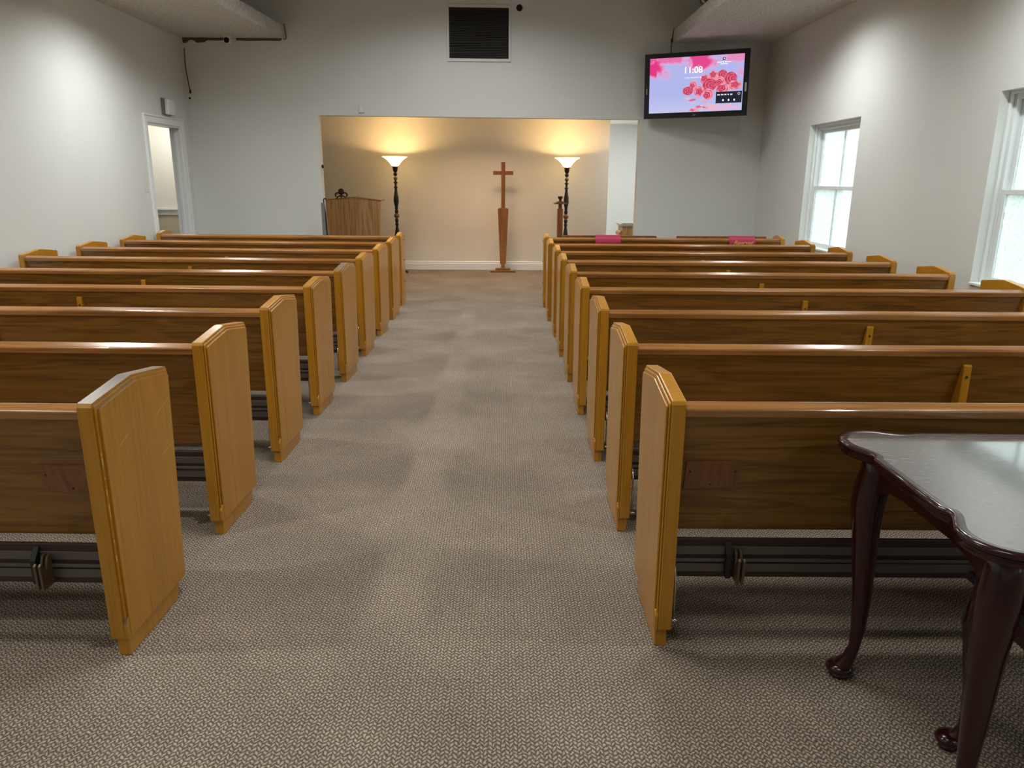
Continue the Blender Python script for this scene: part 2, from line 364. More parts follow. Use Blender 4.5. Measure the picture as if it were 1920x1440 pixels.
# ---------------------------------------------------------------- windows
def window(nm, y0, y1):
    o = sthing(nm, (XR, 0, 0)); ym = (y0+y1)/2; zm = WZ0+.735
    bm = B()   # outer frame and sill, set deep in the recess
    box(bm, .10, .20, y1-.05, y1, WZ0, WZ1); box(bm, .10, .20, y0, y0+.05, WZ0, WZ1); box(bm, .10, .20, y0+.05, y1-.05, WZ1-.06, WZ1); box(bm, .10, .20, y0+.05, y1-.05, WZ0, WZ0+.03)
    box(bm, .07, .10, y1-.022, y1, WZ0, WZ1); box(bm, .07, .10, y0, y0+.022, WZ0, WZ1); box(bm, .07, .10, y0+.022, y1-.022, WZ1-.022, WZ1)
    obj('window_frame', bm, M['winpaint'], o, .003)
    bm = B(); box(bm, -.015, .10, y0+.002, y1-.002, WZ0, WZ0+.022); obj('window_sill', bm, M['winpaint'], o, .004)
    for part, za, zb, xo in (('lower_sash', WZ0+.03, zm+.02, .105), ('upper_sash', zm-.02, WZ1-.06, .145)):
        bm = B(); a, b = y0+.05, y1-.05; w_ = .045
        box(bm, xo, xo+.035, a, a+w_, za, zb); box(bm, xo, xo+.035, b-w_, b, za, zb)
        box(bm, xo, xo+.035, a+w_, b-w_, za, za+.04); box(bm, xo, xo+.035, a+w_, b-w_, zb-.04, zb)
        box(bm, xo+.005, xo+.03, ym-.012, ym+.012, za+.04, zb-.04)
        s_ = obj(part, bm, M['winpaint'], o, .003)
        for c0, c1 in ((a+w_, ym-.012), (ym+.012, b-w_)):
            bm = B(); box(bm, xo+.014, xo+.020, c0, c1, za+.04, zb-.04); obj('pane', bm, M['glass'], s_)
    return o
for i, (a, b) in enumerate(WIN): window('window_%d' % (i+1), a, b)
# the pale ground, and added wall pieces that grey some of the window panes
bm = B(); box(bm, 6.3, 16, -8, 16, -.35, -.3); tag(obj('outdoor_ground', bm, mat('concrete_yard', (.45,.45,.42), .9)), 'pale concrete yard outside the frosted windows', 'ground')
SC.collection.objects['outdoor_ground']['kind'] = S
bm = B(); box(bm, 9.0, 9.3, 21.0, 34, -.3, 4.2); box(bm, 9.0, 9.3, 12.2, 14.6, -.3, 4.2); o = obj('wall_backdrop', bm, paint('green_grey_render', (.35,.40,.36)), kind=S)

# ---------------------------------------------------------------- pews
END = [(0,.07),(0,.900),(.006,.913),(.252,.943),(.262,.943),(.503,.912),(.512,.902),(.458,.07)]
def inset(pts, d, zlow):
    """shrink the profile at the back, the top and the front; flat at the bottom"""
    return [(d,zlow),(d,.905-d),(d+.004,.911-d),(.254,.942-d),(.262,.942-d),(.505-d*1.4,.911-d),(.510-d,.900-d),(.461-d+(zlow-.07)*.065,zlow)]
TH = .062
def end_bm(sx, marks=None, depth=1.0):
    """end panel; outer face at x=0, body running towards sx"""
    bm = B(); D = depth
    P = lambda pts: [(p[0]*D, p[1]) for p in pts]
    prism(bm, P(END), 0, sx*.015, sx*TH)
    prism(bm, P(inset(END,.008,.07)), 0, sx*.008, sx*.0151)
    prism(bm, P(inset(END,.019,.07)), 0, 0, sx*.0081)
    prism(bm, P([(0,.07),(0,.125),(.012,.145),(.02,.147),(.02,.07)]), 0, sx*.002, sx*.0149)
    if marks == 'scratches':
        for (y0,z0,y1,z1) in ((.10,.735,.205,.775),(.37,.765,.475,.80),(.385,.605,.45,.62)):
            n = Vector((0,y1-y0,z1-z0)).normalized(); p = Vector((0,-n.z,n.y))*.0016
            v = [bm.verts.new(Vector((sx*-.0006,a,b))+k*p) for a, b, k in ((y0,z0,-.6),(y1,z1,-.3),(y1,z1,.3),(y0,z0,.6))]
            bm.faces.new(v).material_index = 1
        for z, h in ((.735,.012),(.70,.03),(.655,.008),(.60,.02),(.52,.05),(.43,.01),(.36,.025)):
            box(bm, sx*.0072, sx*.009, .0072, .0105, z, z+h, 1)
    if marks == 'chips':
        r = random.Random(5)
        for k in range(13):
            x = r.uniform(.012,.052); z = r.uniform(.50,.68); s = r.uniform(.0015,.004)
            box(bm, sx*x, sx*(x+s), -.0008, .001, z, z+s*1.6, 1)
    return bm
def make_pew(side, L):
    """side -1: body runs to -x, +1: to +x; origin at the aisle back corner on the floor"""
    s = side; t = bpy.data.objects.new('pew', None); C.objects.link(t); t.empty_display_size = .1
    e = obj('end_panel', end_bm(s), [M['oak_z'], M['scratch']], t, .004)
    bm = B(); prism(bm, [(.012,0),(.012,.07),(.40,.07),(.375,0)], 0, s*.007, s*.050); obj('foot', bm, M['oak_z'], e, .003)
    bm = end_bm(-s)
    for v in bm.verts: v.co.x += s*L
    e2 = obj('end_panel', bm, [M['oak_z'], M['scratch']], t, .004)
    bm = B(); prism(bm, [(.012,0),(.012,.07),(.40,.07),(.375,0)], 0, s*(L-.007), s*(L-.050)); obj('foot', bm, M['oak_z'], e2, .003)
    a, b = s*TH, s*(L-TH)
    bm = B(); prism(bm, [(.003,.858),(.002,.884),(.006,.889),(.038,.902),(.048,.901),(.052,.895),(.056,.858)], 0, a, b); obj('top_rail', bm, M['oak_rail'], t, .003)
    bm = B(); prism(bm, [(.014,.8575),(.040,.8575),(.152,.415),(.150,.400),(.128,.400)], 0, a, b); obj('backrest', bm, M['oak_x'], t, .002)
    bm = B(); prism(bm, [(.150,.452),(.160,.430),(.470,.432),(.490,.440),(.492,.455),(.480,.462)], 0, a, b); obj('seat', bm, M['oak_x'], t, .003)
    m = s*L/2
    bm = B(); prism(bm, [(.010,.40),(.012,.815),(.030,.824),(.036,.80),(.150,.395),(.150,.41),(.44,.425),(.40,.30),(.38,0),(.06,0),(.04,.2)], 0, m-.018, m+.018)
    br = obj('back_brace', bm, M['oak_z'], t, .004)
    bm = B(); lathe(bm, [(.006,0),(.006,.002)], seg=10)
    for v in bm.verts: x, y, z = v.co; v.co = (m+x, .0105-z, .765+y)
    obj('bolt', bm, M['matblack'], br)
    # folding kneeler, seen from its underside
    k0, k1 = s*(TH+.006), s*(L-TH-.006)
    bm = B(); box(bm, k0, k1, .098, .112, .225, .380); kn = obj('kneeler', bm, M['vinyl'], t, .008)
    for z0, z1, y in ((.318,.350,.094),(.292,.304,.088),(.250,.283,.094)):
        bm = B(); box(bm, k0+s*.004, k1-s*.004, y, .0975, z0, z1); obj('metal_slat', bm, M['steel'], kn, .0015)
    for fx in (.30, .5*L-.22, .5*L+.22, L-.30):
        bm = B(); x = s*fx
        prism(bm, [(.030,.232),(.028,.325),(.038,.332),(.060,.300),(.075,.34),(.094,.345),(.094,.232)], 0, x-.013, x-.004); prism(bm, [(.030,.232),(.028,.325),(.038,.332),(.060,.300),(.075,.34),(.094,.345),(.094,.232)], 0, x+.004, x+.013)
        obj('kneeler_foot', bm, M['dullbrass'], kn, .002)
        bm = B(); prism(bm, [(.062,.24),(.062,.33),(.094,.37),(.094,.24)], 0, x-.045, x-.025); obj('hinge_bracket', bm, M['matblack'], kn, .002)
    for xx in (s*(TH+.018), s*(L-TH-.018)):
        bm = B(); tube(bm, [(xx,.05,.075),(xx,.06,.24),(xx,.10,.30)], .005, 8); tube(bm, [(xx-.014,.05,.078),(xx+.014,.05,.078)], .007, 8); obj('hinge_rod', bm, M['chrome'], t)
    return t
LL, LR = 3.19, 3.07
protoL = make_pew(-1, LL); protoR = make_pew(1, LR)
GL, GR = 'oak pews in the block left of the aisle', 'oak pews in the block right of the aisle'
LY = [2.270,3.190,4.115,5.020,5.925,6.855,7.805,8.745]; LX = [-1.277,-1.283,-1.279,-1.270,-1.262,-1.268,-1.272,-1.276]
LROT = [-.03,-.03,-.03,-.032,-.04,-.045,-.05,-.05]
RY = [2.318,3.222,4.135,5.052,5.948,6.860,7.775,8.700]; RX = [.538,.539,.538,.532,.534,.532,.541,.530]
LLAB = ['nearest left pew, its broad aisle end marked by pale diagonal scratches',
 'left pew just in front of the scratched nearest one, its sloped end top shining white',
 'third left oak pew from the viewer, grey kneeler rails showing beyond its end',
 'fourth left oak pew from the viewer, its centre brace visible above the third',
 'fifth left oak pew from the viewer, greyed worn top on its aisle end',
 'sixth left oak pew from the viewer, flakes chipped off the back edge of its end',
 'seventh left oak pew from the viewer, two rows behind the front screen',
 'left oak pew directly behind the narrow front screen, close to the doorway']
RLAB = ['nearest right oak pew, behind the dark table, with a square patch on its back',
 'right pew one row ahead of the patched nearest one, tall centre brace on its back',
 'third right oak pew from the viewer, short brace visible above the row behind',
 'fourth right oak pew from the viewer, its far end under the near window',
 'fifth right oak pew from the viewer, its far end just beyond the near window',
 'sixth right oak pew from the viewer, its far end against bare wall between the windows',
 'seventh right oak pew from the viewer, far end below the near side of far window',
 'right oak pew directly behind the front screen that carries the magenta cloths']
pewsL, pewsR = [], []
for i in range(8):
    t = protoL if i == 0 else dup(protoL); t.location = (LX[i], LY[i], 0); t.rotation_euler = (0,0,LROT[i]); tag(t, LLAB[i], 'pew', GL); pewsL.append(t)
for i in range(8):
    t = protoR if i == 0 else dup(protoR); t.location = (RX[i], RY[i], 0); t.rotation_euler = (0,0,-.016); tag(t, RLAB[i], 'pew', GR); pewsR.append(t)
def first(t, nm): return [c for c in t.children if c.name.split('.')[0] == nm][0]
M['worn'] = wood('worn_greyed_oak', 1, (.10,.06,.038), (.17,.11,.075), (.24,.165,.12), .30, .4, .5)
def remesh(o, bm, worn=False):
    bmesh.ops.recalc_face_normals(bm, faces=bm.faces); me = bpy.data.meshes.new('end_panel')
    if worn:
        for f in bm.faces:
            if f.normal.z > .5 and f.material_index == 0: f.material_index = 2
    bm.to_mesh(me); bm.free()
    me.materials.append(M['oak_z']); me.materials.append(M['scratch']); me.materials.append(M['worn']); o.data = me
remesh(first(pewsL[0], 'end_panel'), end_bm(-1, 'scratches'), True); remesh(first(pewsL[4], 'end_panel'), end_bm(-1), True); remesh(first(pewsL[5], 'end_panel'), end_bm(-1, 'chips'))
first(pewsL[0], 'end_panel')['label'] = 'end panel with pale scratches'; first(pewsL[5], 'end_panel')['label'] = 'end panel with chipped back edge'
# repair patches screwed low on the backs of the two nearest pews
for t, x0, x1 in ((pewsR[0], .088, .268), (pewsL[0], -.25, -.064)):
    bm = B()
    for p in ((0,0),):
        v = []
        for y_, z_ in ((.0605,.685),(.0845,.585)):
            pass
    f = lambda z: .014+(.8575-z)*(.114/.4575)
    prism(bm, [(f(.685)-.008,.685),(f(.685)+.001,.687),(f(.580)+.001,.578),(f(.580)-.008,.580)], 0, x0, x1)
    for sx, sz in ((.08,.35),(.5,.85),(.93,.35)):
        x = x0+(x1-x0)*sx; z = .685-.105*sz; box(bm, x-.0025, x+.0025, f(z)-.0095, f(z)-.007, z-.0025, z+.0025, 1)
    obj('patch', bm, [M['walnut'], M['hole']], t)
# front screens
def screen(side, L, label, boards):
    s = side; t = thing('pew_screen', label, 'pew screen', group='oak front screens before the first pews')
    for x, sg in ((0, s), (s*L, -s)):
        bm = end_bm(sg, None, .62)
        for v in bm.verts: v.co.x += x
        e = obj('end_panel', bm, [M['oak_z'], M['scratch']], t, .004)
        bm = B(); box(bm, min(x+sg*.007,x+sg*.05), max(x+sg*.007,x+sg*.05), .012, .26, 0, .07); obj('foot', bm, M['oak_z'], e, .003)
        for z in (.30,.58,.84):
            bm = B(); lathe(bm, [(.007,0),(.007,.006),(.004,.008)], seg=8)
            for v in bm.verts: a_, b_, c_ = v.co; v.co = (x-sg*c_, .20+a_, z+b_)
            obj('bolt', bm, M['matblack'], e)
    a, b = s*TH, s*(L-TH)
    bm = B(); prism(bm, [(.003,.858),(.002,.884),(.006,.889),(.038,.902),(.048,.901),(.052,.895),(.056,.858)], 0, a, b); obj('top_rail', bm, M['oak_rail'], t, .003)
    bm = B(); box(bm, min(a,b), max(a,b), .016, .036, .12, .8575); obj('panel', bm, M['oak_x'], t, .002)
    for x0, x1 in boards:
        bm = B(); prism(bm, [(x0,.80),(x0,.918),(x0+.012,.928),(x1-.012,.928),(x1,.918),(x1,.80)], 1, .058, .075); obj('back_board', bm, M['walnut'], t, .003)
    return t
sl = screen(-1, 3.19, 'low oak screen standing in front of the first left pew, below the lectern', ()); sl.location = (-1.300, 9.76, 0); sl.rotation_euler = (0,0,-.05)
sr = screen(1, 3.07, 'low oak screen in front of the first right pew, two magenta cloths over it', ((.235,1.44),(1.69,2.84))); sr.location = (.532, 9.66, 0); sr.rotation_euler = (0,0,-.016)
# cloths over the right screen
def cloth_at(x, wd, label, text):
    t = thing('reserved_cloth', label, 'cloth', (x, 9.66-.016*(x-.532), 0), -.016, 'magenta cloths over the front screen')
    bm = B(); prof = [(-.006,.790),(-.006,.84),(-.004,.888),(.004,.894),(.036,.908),(.052,.918),(.058,.934),(.078,.934),(.082,.918),(.083,.80)]
    n = 14; rows = []
    for i in range(n+1):
        u = i/n; row = []
        for k, (y, z) in enumerate(prof):
            wv = .004*math.sin(u*9+k) if k in (0,) else .0015*math.sin(u*14)
            row.append(bm.verts.new((u*wd, y-abs(wv)*(1 if k < 3 else 0), z+(wv*1.5 if k in (0,9) else 0))))
        rows.append(row)
    for a, b in zip(rows, rows[1:]):
        for k in range(len(prof)-1): bm.faces.new((a[k],b[k],b[k+1],a[k+1])).smooth = True
    c = obj('fabric', bm, M['cloth'], t); so = c.modifiers.new('solid','SOLIDIFY'); so.thickness = .0025; so.offset = -1
    if text:
        cu = bpy.data.curves.new('lettering', 'FONT'); cu.body = text; cu.size = .064; cu.shear = .45; cu.extrude = .0006; cu.offset = .0008; cu.align_x = 'CENTER'
        o = bpy.data.objects.new('lettering', cu); C.objects.link(o); cu.materials.append(M['gold']); o = meshed(o); o.parent = t; o.location = (wd*.52, -.0125, .832); o.rotation_euler = (PI/2,0,0)
cloth_at(1.185, .325, 'plain magenta cloth over the front screen, nearer the aisle', None)
cloth_at(2.885, .33, 'magenta cloth reading Reserved in gold, over the screen near the right wall', 'Reserved')

# ---------------------------------------------------------------- table and stool, front right
def table():
    X0, Y0, X1, Y1, Z = 1.075, 1.455, 2.62, 2.225, .84
    t = thing('side_table', 'dark cherry table with scalloped corners and a glossy scratched top', 'table', (X0, Y0, 0))
    W, D = X1-X0, Y1-Y0
    def outline(off, r=.105):
        P = []
        for cx, cy, a0 in ((0,0,PI),(W,0,-PI/2),(W,D,0),(0,D,PI/2)):
            sx = 1 if cx == 0 else -1; sy = 1 if cy == 0 else -1
            # centre of the rounded lobe pushed slightly outwards, with soft notches on both sides
            c = Vector((cx+sx*(r-.028), cy+sy*(r-.028)))
            L = []
            for k in range(15):
                a = a0 - math.radians(22) + math.radians(134)*k/14; L.append(c+Vector((math.cos(a),math.sin(a)))*(r+off))
            # notch points
            def nd(ax):
                if ax == 'y': return [Vector((cx-sx*off+sx*.018, cy+sy*(r+.085))), Vector((cx-sx*off+sx*.001, cy+sy*(r+.12)))]
                return [Vector((cx+sx*(r+.085), cy-sy*off+sy*.018)), Vector((cx+sx*(r+.12), cy-sy*off+sy*.001))]
            pre, post = (nd('y'), nd('x')) if sx*sy > 0 else (nd('x'), nd('y'))
            P += pre[::-1] + L + post
        # smooth the polygon a little
        for _ in range(2):
            Q = []
            for i in range(len(P)):
                a, b = P[i], P[(i+1) % len(P)]
                if (b-a).length > .2: Q += [a.copy(), b.copy()]
                else: Q += [a*.75+b*.25, a*.25+b*.75]
            P = Q
        return [(p.x, p.y) for p in P]
    bm = B()
    layers = [(-.006,Z-.040),(.002,Z-.038),(.006,Z-.030),(.000,Z-.024),(.004,Z-.020),(.012,Z-.012),(.009,Z-.004),(.000,Z-.001),(-.012,Z-.0045),(-.018,Z-.0045)]
    rings = [[bm.verts.new((x,y,z)) for x, y in outline(o)] for o, z in layers]; n = len(rings[0])
    for a, b in zip(rings, rings[1:]):
        for i in range(n): bm.faces.new((a[i],a[(i+1)%n],b[(i+1)%n],b[i])).smooth = True
    bm.faces.new(rings[0][::-1]); bm.faces.new(rings[-1]).material_index = 1
    obj('tabletop', bm, [M['cherry'], M['top']], t)
    i0, zt, zb = .065, Z-.038, Z-.115
    for x0, x1, y0, y1 in ((i0,i0+.02,i0,D-i0),(W-i0-.02,W-i0,i0,D-i0),(i0,W-i0,i0,i0+.02),(i0,W-i0,D-i0-.02,D-i0)):
        bm = B()
        if x1-x0 < .05:
            pts = [(y0,zt),(y1,zt),(y1,zb-.05),(y1-.06,zb-.045),(y1-.13,zb-.01),(y1-.20,zb),(y0+.20,zb),(y0+.13,zb-.01),(y0+.06,zb-.045),(y0,zb-.05)]; prism(bm, pts, 0, x0, x1)
        else:
            pts = [(x0,zt),(x1,zt),(x1,zb-.05),(x1-.06,zb-.045),(x1-.13,zb-.01),(x1-.20,zb),(x0+.20,zb),(x0+.13,zb-.01),(x0+.06,zb-.045),(x0,zb-.05)]; prism(bm, pts, 1, y0, y1)
        obj('apron', bm, M['cherry'], t, .002)
    for cx, cy in ((.085,.085),(W-.085,.085),(.085,D-.085),(W-.085,D-.085)):
        dx = -1 if cx < W/2 else 1; dy = -1 if cy < D/2 else 1; dy_ = dy
        obj('leg', leg_bm((cx,cy), (dx*.7, dy_*.7), zt, 1.0, 1.2), M['cherry'], t)
    return t
def leg_bm(c, dr, top, s=1.0, fat=1.0):
    bm = B(); k = [(1.0,0,.038),(.93,.004,.040),(.86,.012,.043),(.78,.018,.041),(.66,.012,.034),(.52,.004,.029),(.38,-.004,.024),(.25,-.006,.019),(.16,-.002,.0175),(.10,.010,.021),(.065,.024,.029),(.04,.030,.036)]
    tube(bm, [(c[0]+dr[0]*o*s, c[1]+dr[1]*o*s, top*z) for z, o, r in k], [r*s*(fat if z > .2 else 1) for z, o, r in k], 16)
    fx, fy = c[0]+dr[0]*.034*s, c[1]+dr[1]*.034*s
    lathe(bm, [(.022*s,0),(.030*s,.004),(.030*s,.012),(.024*s,.014),(.042*s,.024),(.045*s,.034),(.036*s,.046),(.015*s,.052)], (fx,fy,0), 18)
    return bm
table()
st = thing('stool', 'low dark stool with a black seat and curved legs, tucked beneath the table', 'stool', (1.29, 1.44, 0))
bm = B(); box(bm, 0, .46, 0, .42, .535, .565); obj('seat', bm, M['black'], st, .012, seg=3)
bm = B(); box(bm, .02, .44, .02, .04, .47, .534); box(bm, .02, .44, .38, .40, .47, .534); box(bm, .02, .04, .04, .38, .47, .534); box(bm, .42, .44, .04, .38, .47, .534); obj('apron', bm, M['cherry'], st, .002)
for cx in (.045,.415):
    for cy in (.045,.375): obj('leg', leg_bm((cx,cy), ((-1 if cx < .2 else 1)*.8, (-.5 if cy < .2 else .5)), .53, .85), M['cherry'], st)

# ---------------------------------------------------------------- alcove furniture
# standing cross
t = thing('standing_cross', 'tall brown wooden cross on a tapered post with a stepped base', 'cross', (.016, 13.60, 0))
bm = B(); box(bm, -.225, .225, -.09, .09, 0, .035); obj('base', bm, M['oak_x'], t, .004)
bm = B(); box(bm, -.135, .135, -.06, .06, .0352, .075); obj('base_step', bm, M['oak_x'], t, .004)
bm = B(); prism(bm, [(-.034,.0755),(.034,.0755),(.034,.135),(.052,.160),(.094,1.105),(.086,1.12),(.04,1.128),(-.04,1.128),(-.086,1.12),(-.094,1.105),(-.052,.160),(-.034,.135)], 1, -.032, .032); obj('tapered_post', bm, M['taper'], t, .004)
bm = B(); prism(bm, [(-.033,1.1285),(.033,1.1285),(.035,1.69),(.176,1.69),(.176,1.755),(.035,1.755),(.035,1.905),(-.035,1.905),(-.035,1.755),(-.176,1.755),(-.176,1.69),(-.035,1.69)], 1, -.018, .018); obj('cross', bm, M['walnut'], t, .003)
# torchiere lamps
def torchiere(x, label, watts):
    t = thing('torchiere_lamp', label, 'floor lamp', (x, 13.45, 0), 0, 'turned black floor lamps in the alcove')
    bm = B(); lathe(bm, [(.075,.035),(.085,.05),(.05,.07),(.03,.10),(.022,.13)])
    for k in range(4):
        a = PI/4+k*PI/2+.5; ca, sa = math.cos(a), math.sin(a)
        tube(bm, [(ca*.05,sa*.05,.055),(ca*.10,sa*.10,.06),(ca*.14,sa*.14,.035),(ca*.165,sa*.165,.022)], [.022,.02,.018,.022], 10)
        ico(bm, (ca*.165, sa*.165, .022), .022)
    obj('base', bm, M['black'], t)
    prof = [(.022,.13),(.030,.17),(.024,.22),(.018,.26),(.034,.34),(.048,.46),(.052,.56),(.046,.66),(.030,.76),(.020,.82),(.032,.835),(.032,.85),(.022,.87),(.030,.90),(.034,.925),(.022,.945)]
    bm = B(); lathe(bm, prof); obj('lower_shaft', bm, M['black'], t)
    bm = B(); ico(bm, (0,0,.99), .047, (1,1,.93), sub=3); obj('lower_ball', bm, M['brass'], t)
    prof = [(.022,1.03),(.032,1.05),(.030,1.08),(.022,1.10),(.028,1.115),(.026,1.13),(.034,1.17),(.046,1.23),(.044,1.29),(.032,1.36),(.024,1.42),(.022,1.455),(.034,1.465),(.034,1.475),(.020,1.49),(.018,1.53),(.036,1.545),(.036,1.555),(.018,1.57),(.018,1.59)]
    bm = B(); lathe(bm, prof); obj('shaft', bm, M['black'], t)
    for z in (1.62, 1.69):
        bm = B(); ico(bm, (0,0,z), .034, (1,1,1), sub=3); obj('ball', bm, M['brass'] if z < 1.65 else M['iron'], t)
    bm = B(); lathe(bm, [(.018,1.715),(.034,1.735),(.042,1.76),(.044,1.80),(.060,1.812),(.060,1.818),(.03,1.82)]); obj('socket_cup', bm, M['iron'], t)
    prof = [(.050,1.822),(.072,1.845),(.10,1.885),(.138,1.925),(.178,1.955),(.212,1.972),(.218,1.978),(.210,1.982),(.176,1.967),(.134,1.937),(.096,1.896),(.068,1.855),(.046,1.832)]
    bm = B(); lathe(bm, prof, seg=40, cap=False); obj('glass_shade', bm, M['bowl'], t)
    bm = B(); ico(bm, (0,0,1.895), .036, (1,1,1.25), sub=2); obj('bulb', bm, emis('warm_bulb', (1,.72,.34), 25), t)
    l = bpy.data.lights.new('lamp_light', 'POINT'); l.energy = watts; l.color = (1,.62,.27); l.shadow_soft_size = .04
    o = bpy.data.objects.new('lamp_light', l); o.location = (x, 13.45, 1.905); C.objects.link(o)
torchiere(-1.845, 'black turned floor lamp with a glowing bowl, beside the lectern', 62)
torchiere(1.117, 'black turned floor lamp with a glowing bowl, behind the wooden candle stand', 62)
# lectern
t = thing('lectern', 'light oak lectern with a peaked top and a front panel narrowing downward', 'lectern', (-2.43, 12.6, 0))
bm = B(); prism(bm, [(-.36,.05),(.36,.05),(.415,.72),(.45,1.262),(.0,1.312),(-.445,1.268),(-.41,.72)], 1, 0, .03); obj('front_panel', bm, M['oak_light'], t, .003)
bm = B(); v = [bm.verts.new(p) for p in ((-.452,-.008,1.2685),(0,-.008,1.3125),(.457,-.008,1.2625),(.457,.34,1.2625),(0,.34,1.3125),(-.452,.34,1.2685))]
bm.faces.new((v[0],v[1],v[4],v[5])); bm.faces.new((v[1],v[2],v[3],v[4]))
o = obj('top', bm, M['oak_x'], t); so = o.modifiers.new('s','SOLIDIFY'); so.thickness = .012; so.offset = 1 
for sx in (-1,1):
    bm = B(); prism(bm, [(.0305,.05),(.33,.05),(.33,1.25),(.0305,1.25)], 0, sx*.33, sx*.35); obj('side_panel', bm, M['oak_light'], t, .002)
bm = B(); box(bm, -.38, .38, -.03, .36, 0, .0495); obj('base', bm, M['oak_light'], t, .004)
# wrought iron ornament on a stand behind the lectern
t = thing('iron_ornament', 'dark wrought iron fleur ornament rising behind the lectern top', 'ornament', (-2.727, 13.12, 0))
bm = B(); lathe(bm, [(.13,0),(.13,.015),(.02,.03)]); obj('base', bm, M['iron'], t)
bm = B(); tube(bm, [(0,0,.03),(0,0,1.33)], .010, 10); obj('stem', bm, M['iron'], t)
bm = B()
def arc(cx, cz, r, a0, a1, rad, n=12): tube(bm, [(cx+r*math.cos(math.radians(a0+(a1-a0)*k/n)), 0, cz+r*math.sin(math.radians(a0+(a1-a0)*k/n))) for k in range(n+1)], rad, 8)
arc(0,1.40,.040,0,360,.010,20); arc(0,1.23,.10,25,155,.010)
for s in (-1,1):
    tube(bm, [(0,0,1.34),(s*.035,0,1.372),(s*.07,0,1.378),(s*.098,0,1.355),(s*.098,0,1.325),(s*.078,0,1.318)], [.008,.011,.013,.014,.012,.009], 8)
    tube(bm, [(0,0,1.335),(s*.02,0,1.375),(s*.028,0,1.40),(0,0,1.43)], .006, 8)
tube(bm, [(0,0,1.32),(0,0,1.36),(0,0,1.40),(0,0,1.44)], [.007,.012,.016,.005], 8)
obj('scrollwork', bm, M['iron'], t)
# slim hooked stand at the edge of the opening
t = thing('metal_stand', 'slim dark metal stand with a hooked top, at the left edge of the opening', 'stand', (-2.60, 11.22, 0))
bm = B(); box(bm, -.03, .02, -.012, .012, .02, 1.27); obj('post', bm, M['greyp'], t, .003)
bm = B(); tube(bm, [(.028,0,.02),(.034,0,.80),(.024,0,1.12),(.014,0,1.24),(.008,0,1.30),(.012,0,1.325),(.03,0,1.33),(.045,0,1.318)], .009, 8); obj('hook_rod', bm, M['iron'], t)
bm = B(); box(bm, -.14, .14, -.12, .12, 0, .02); obj('base', bm, M['matblack'], t, .004)
# candle stand
t = thing('candle_stand', 'square wooden candle stand with a flat plate and cup, beside the right lamp', 'candle stand', (.972, 12.9, 0))
bm = B(); box(bm, -.13, .13, -.13, .13, 0, .04); obj('base', bm, M['walnut'], t, .005)
bm = B(); box(bm, -.047, .047, -.047, .047, .04, 1.145); obj('post', bm, M['walnut'], t, .004)
bm = B(); box(bm, -.029, .029, -.029, .029, 1.1455, 1.222); obj('neck', bm, M['walnut'], t, .002)
bm = B(); prism(bm, [(-.112,1.2225),(.112,1.2225),(.112,1.236),(.05,1.262),(.025,1.27),(-.025,1.27),(-.05,1.262),(-.112,1.236)], 1, -.10, .10); obj('plate', bm, M['walnut'], t, .003)
bm = B(); lathe(bm, [(.030,1.271),(.018,1.285),(.02,1.295),(.040,1.315),(.043,1.348),(.036,1.348),(.030,1.325)]); obj('cup', bm, M['iron'], t)
# small wooden cabinet at the right of the alcove
t = thing('cabinet', 'small wooden cabinet with a pale grey top, at the right edge of the opening', 'cabinet', (1.985, 12.6, 0))
bm = B(); box(bm, 0, .85, 0, .45, 0, .868); obj('body', bm, M['oak_light'], t, .004)
bm = B(); prism(bm, [(-.012,.8685),(.862,.8685),(.87,.885),(-.02,.885)], 1, -.02, .46); prism(bm, [(-.02,.8852),(.88,.8852),(.90,.905),(.88,.935),(0,.935),(-.045,.912)], 1, -.04, .47); obj('top', bm, M['stone'], t, .004)
bm = B(); prism(bm, [(-.03,0),(-.001,0),(-.001,.80),(-.02,.80),(-.045,.77),(-.045,.73),(-.03,.70)], 1, .02, .43); obj('side_rail', bm, M['oak_z'], t, .006)
# knob on the left jamb
bm = B(); ico(bm, (0,0,0), .022, (.8,1,1.3)); tag(obj('round_switch', bm, M['iron'], loc=(OX0+.016, 11.52, 1.78)), 'small dark round switch on the left edge of the alcove opening', 'switch')

# ---------------------------------------------------------------- things on the front wall
# air return grille
t = thing('vent_grille', 'large dark louvred air vent high in the middle of the front wall', 'vent', (-.335, YF(-.335), 3.60), math.atan(.02))
bm = B(); W, H_ = .455, .372; a, b = W-.035, H_-.04
for x0,x1,z0,z1 in ((-W,-a,-H_,H_),(a,W,-H_,H_),(-a,a,b,H_),(-a,a,-H_,-b)): box(bm, x0, x1, -.015, 0, z0, z1)
obj('frame', bm, M['wall'], t, .003)
bm = B(); box(bm, -a, a, -.003, -.001, -b, b); obj('backing', bm, M['hole'], t)
for k in range(31):
    z = -b+.011+k*(2*b-.02)/30
    bm = B(); prism(bm, [(-.014,z-.004),(-.012,z-.0055),(-.004,z+.004),(-.006,z+.0055)], 0, -a, a); obj('slat', bm, M['ventdark'], t)
bm = B(); lathe(bm, [(.045,0),(.045,.002),(.036,.004)], seg=20)
for v in bm.verts: x,y,z = v.co; v.co = (x, -z, y)
tag(obj('round_plate', bm, M['hole'], loc=(.235, YF(.235), 3.935)), 'small dark round fixture on the wall right of the vent', 'fixture')
bm = B(); box(bm, -.040, .040, -.018, 0, -.058, .058); o = tag(obj('sensor_box', bm, M['wall'], loc=(-2.028, YF(-2.028), 2.585), bev=.004), 'small white sensor box on the wall just above the opening', 'sensor')
bm = B(); box(bm, -.014, .014, -.023, -.0181, -.022, .03); obj('sensor_window', bm, M['white'], o, .002)
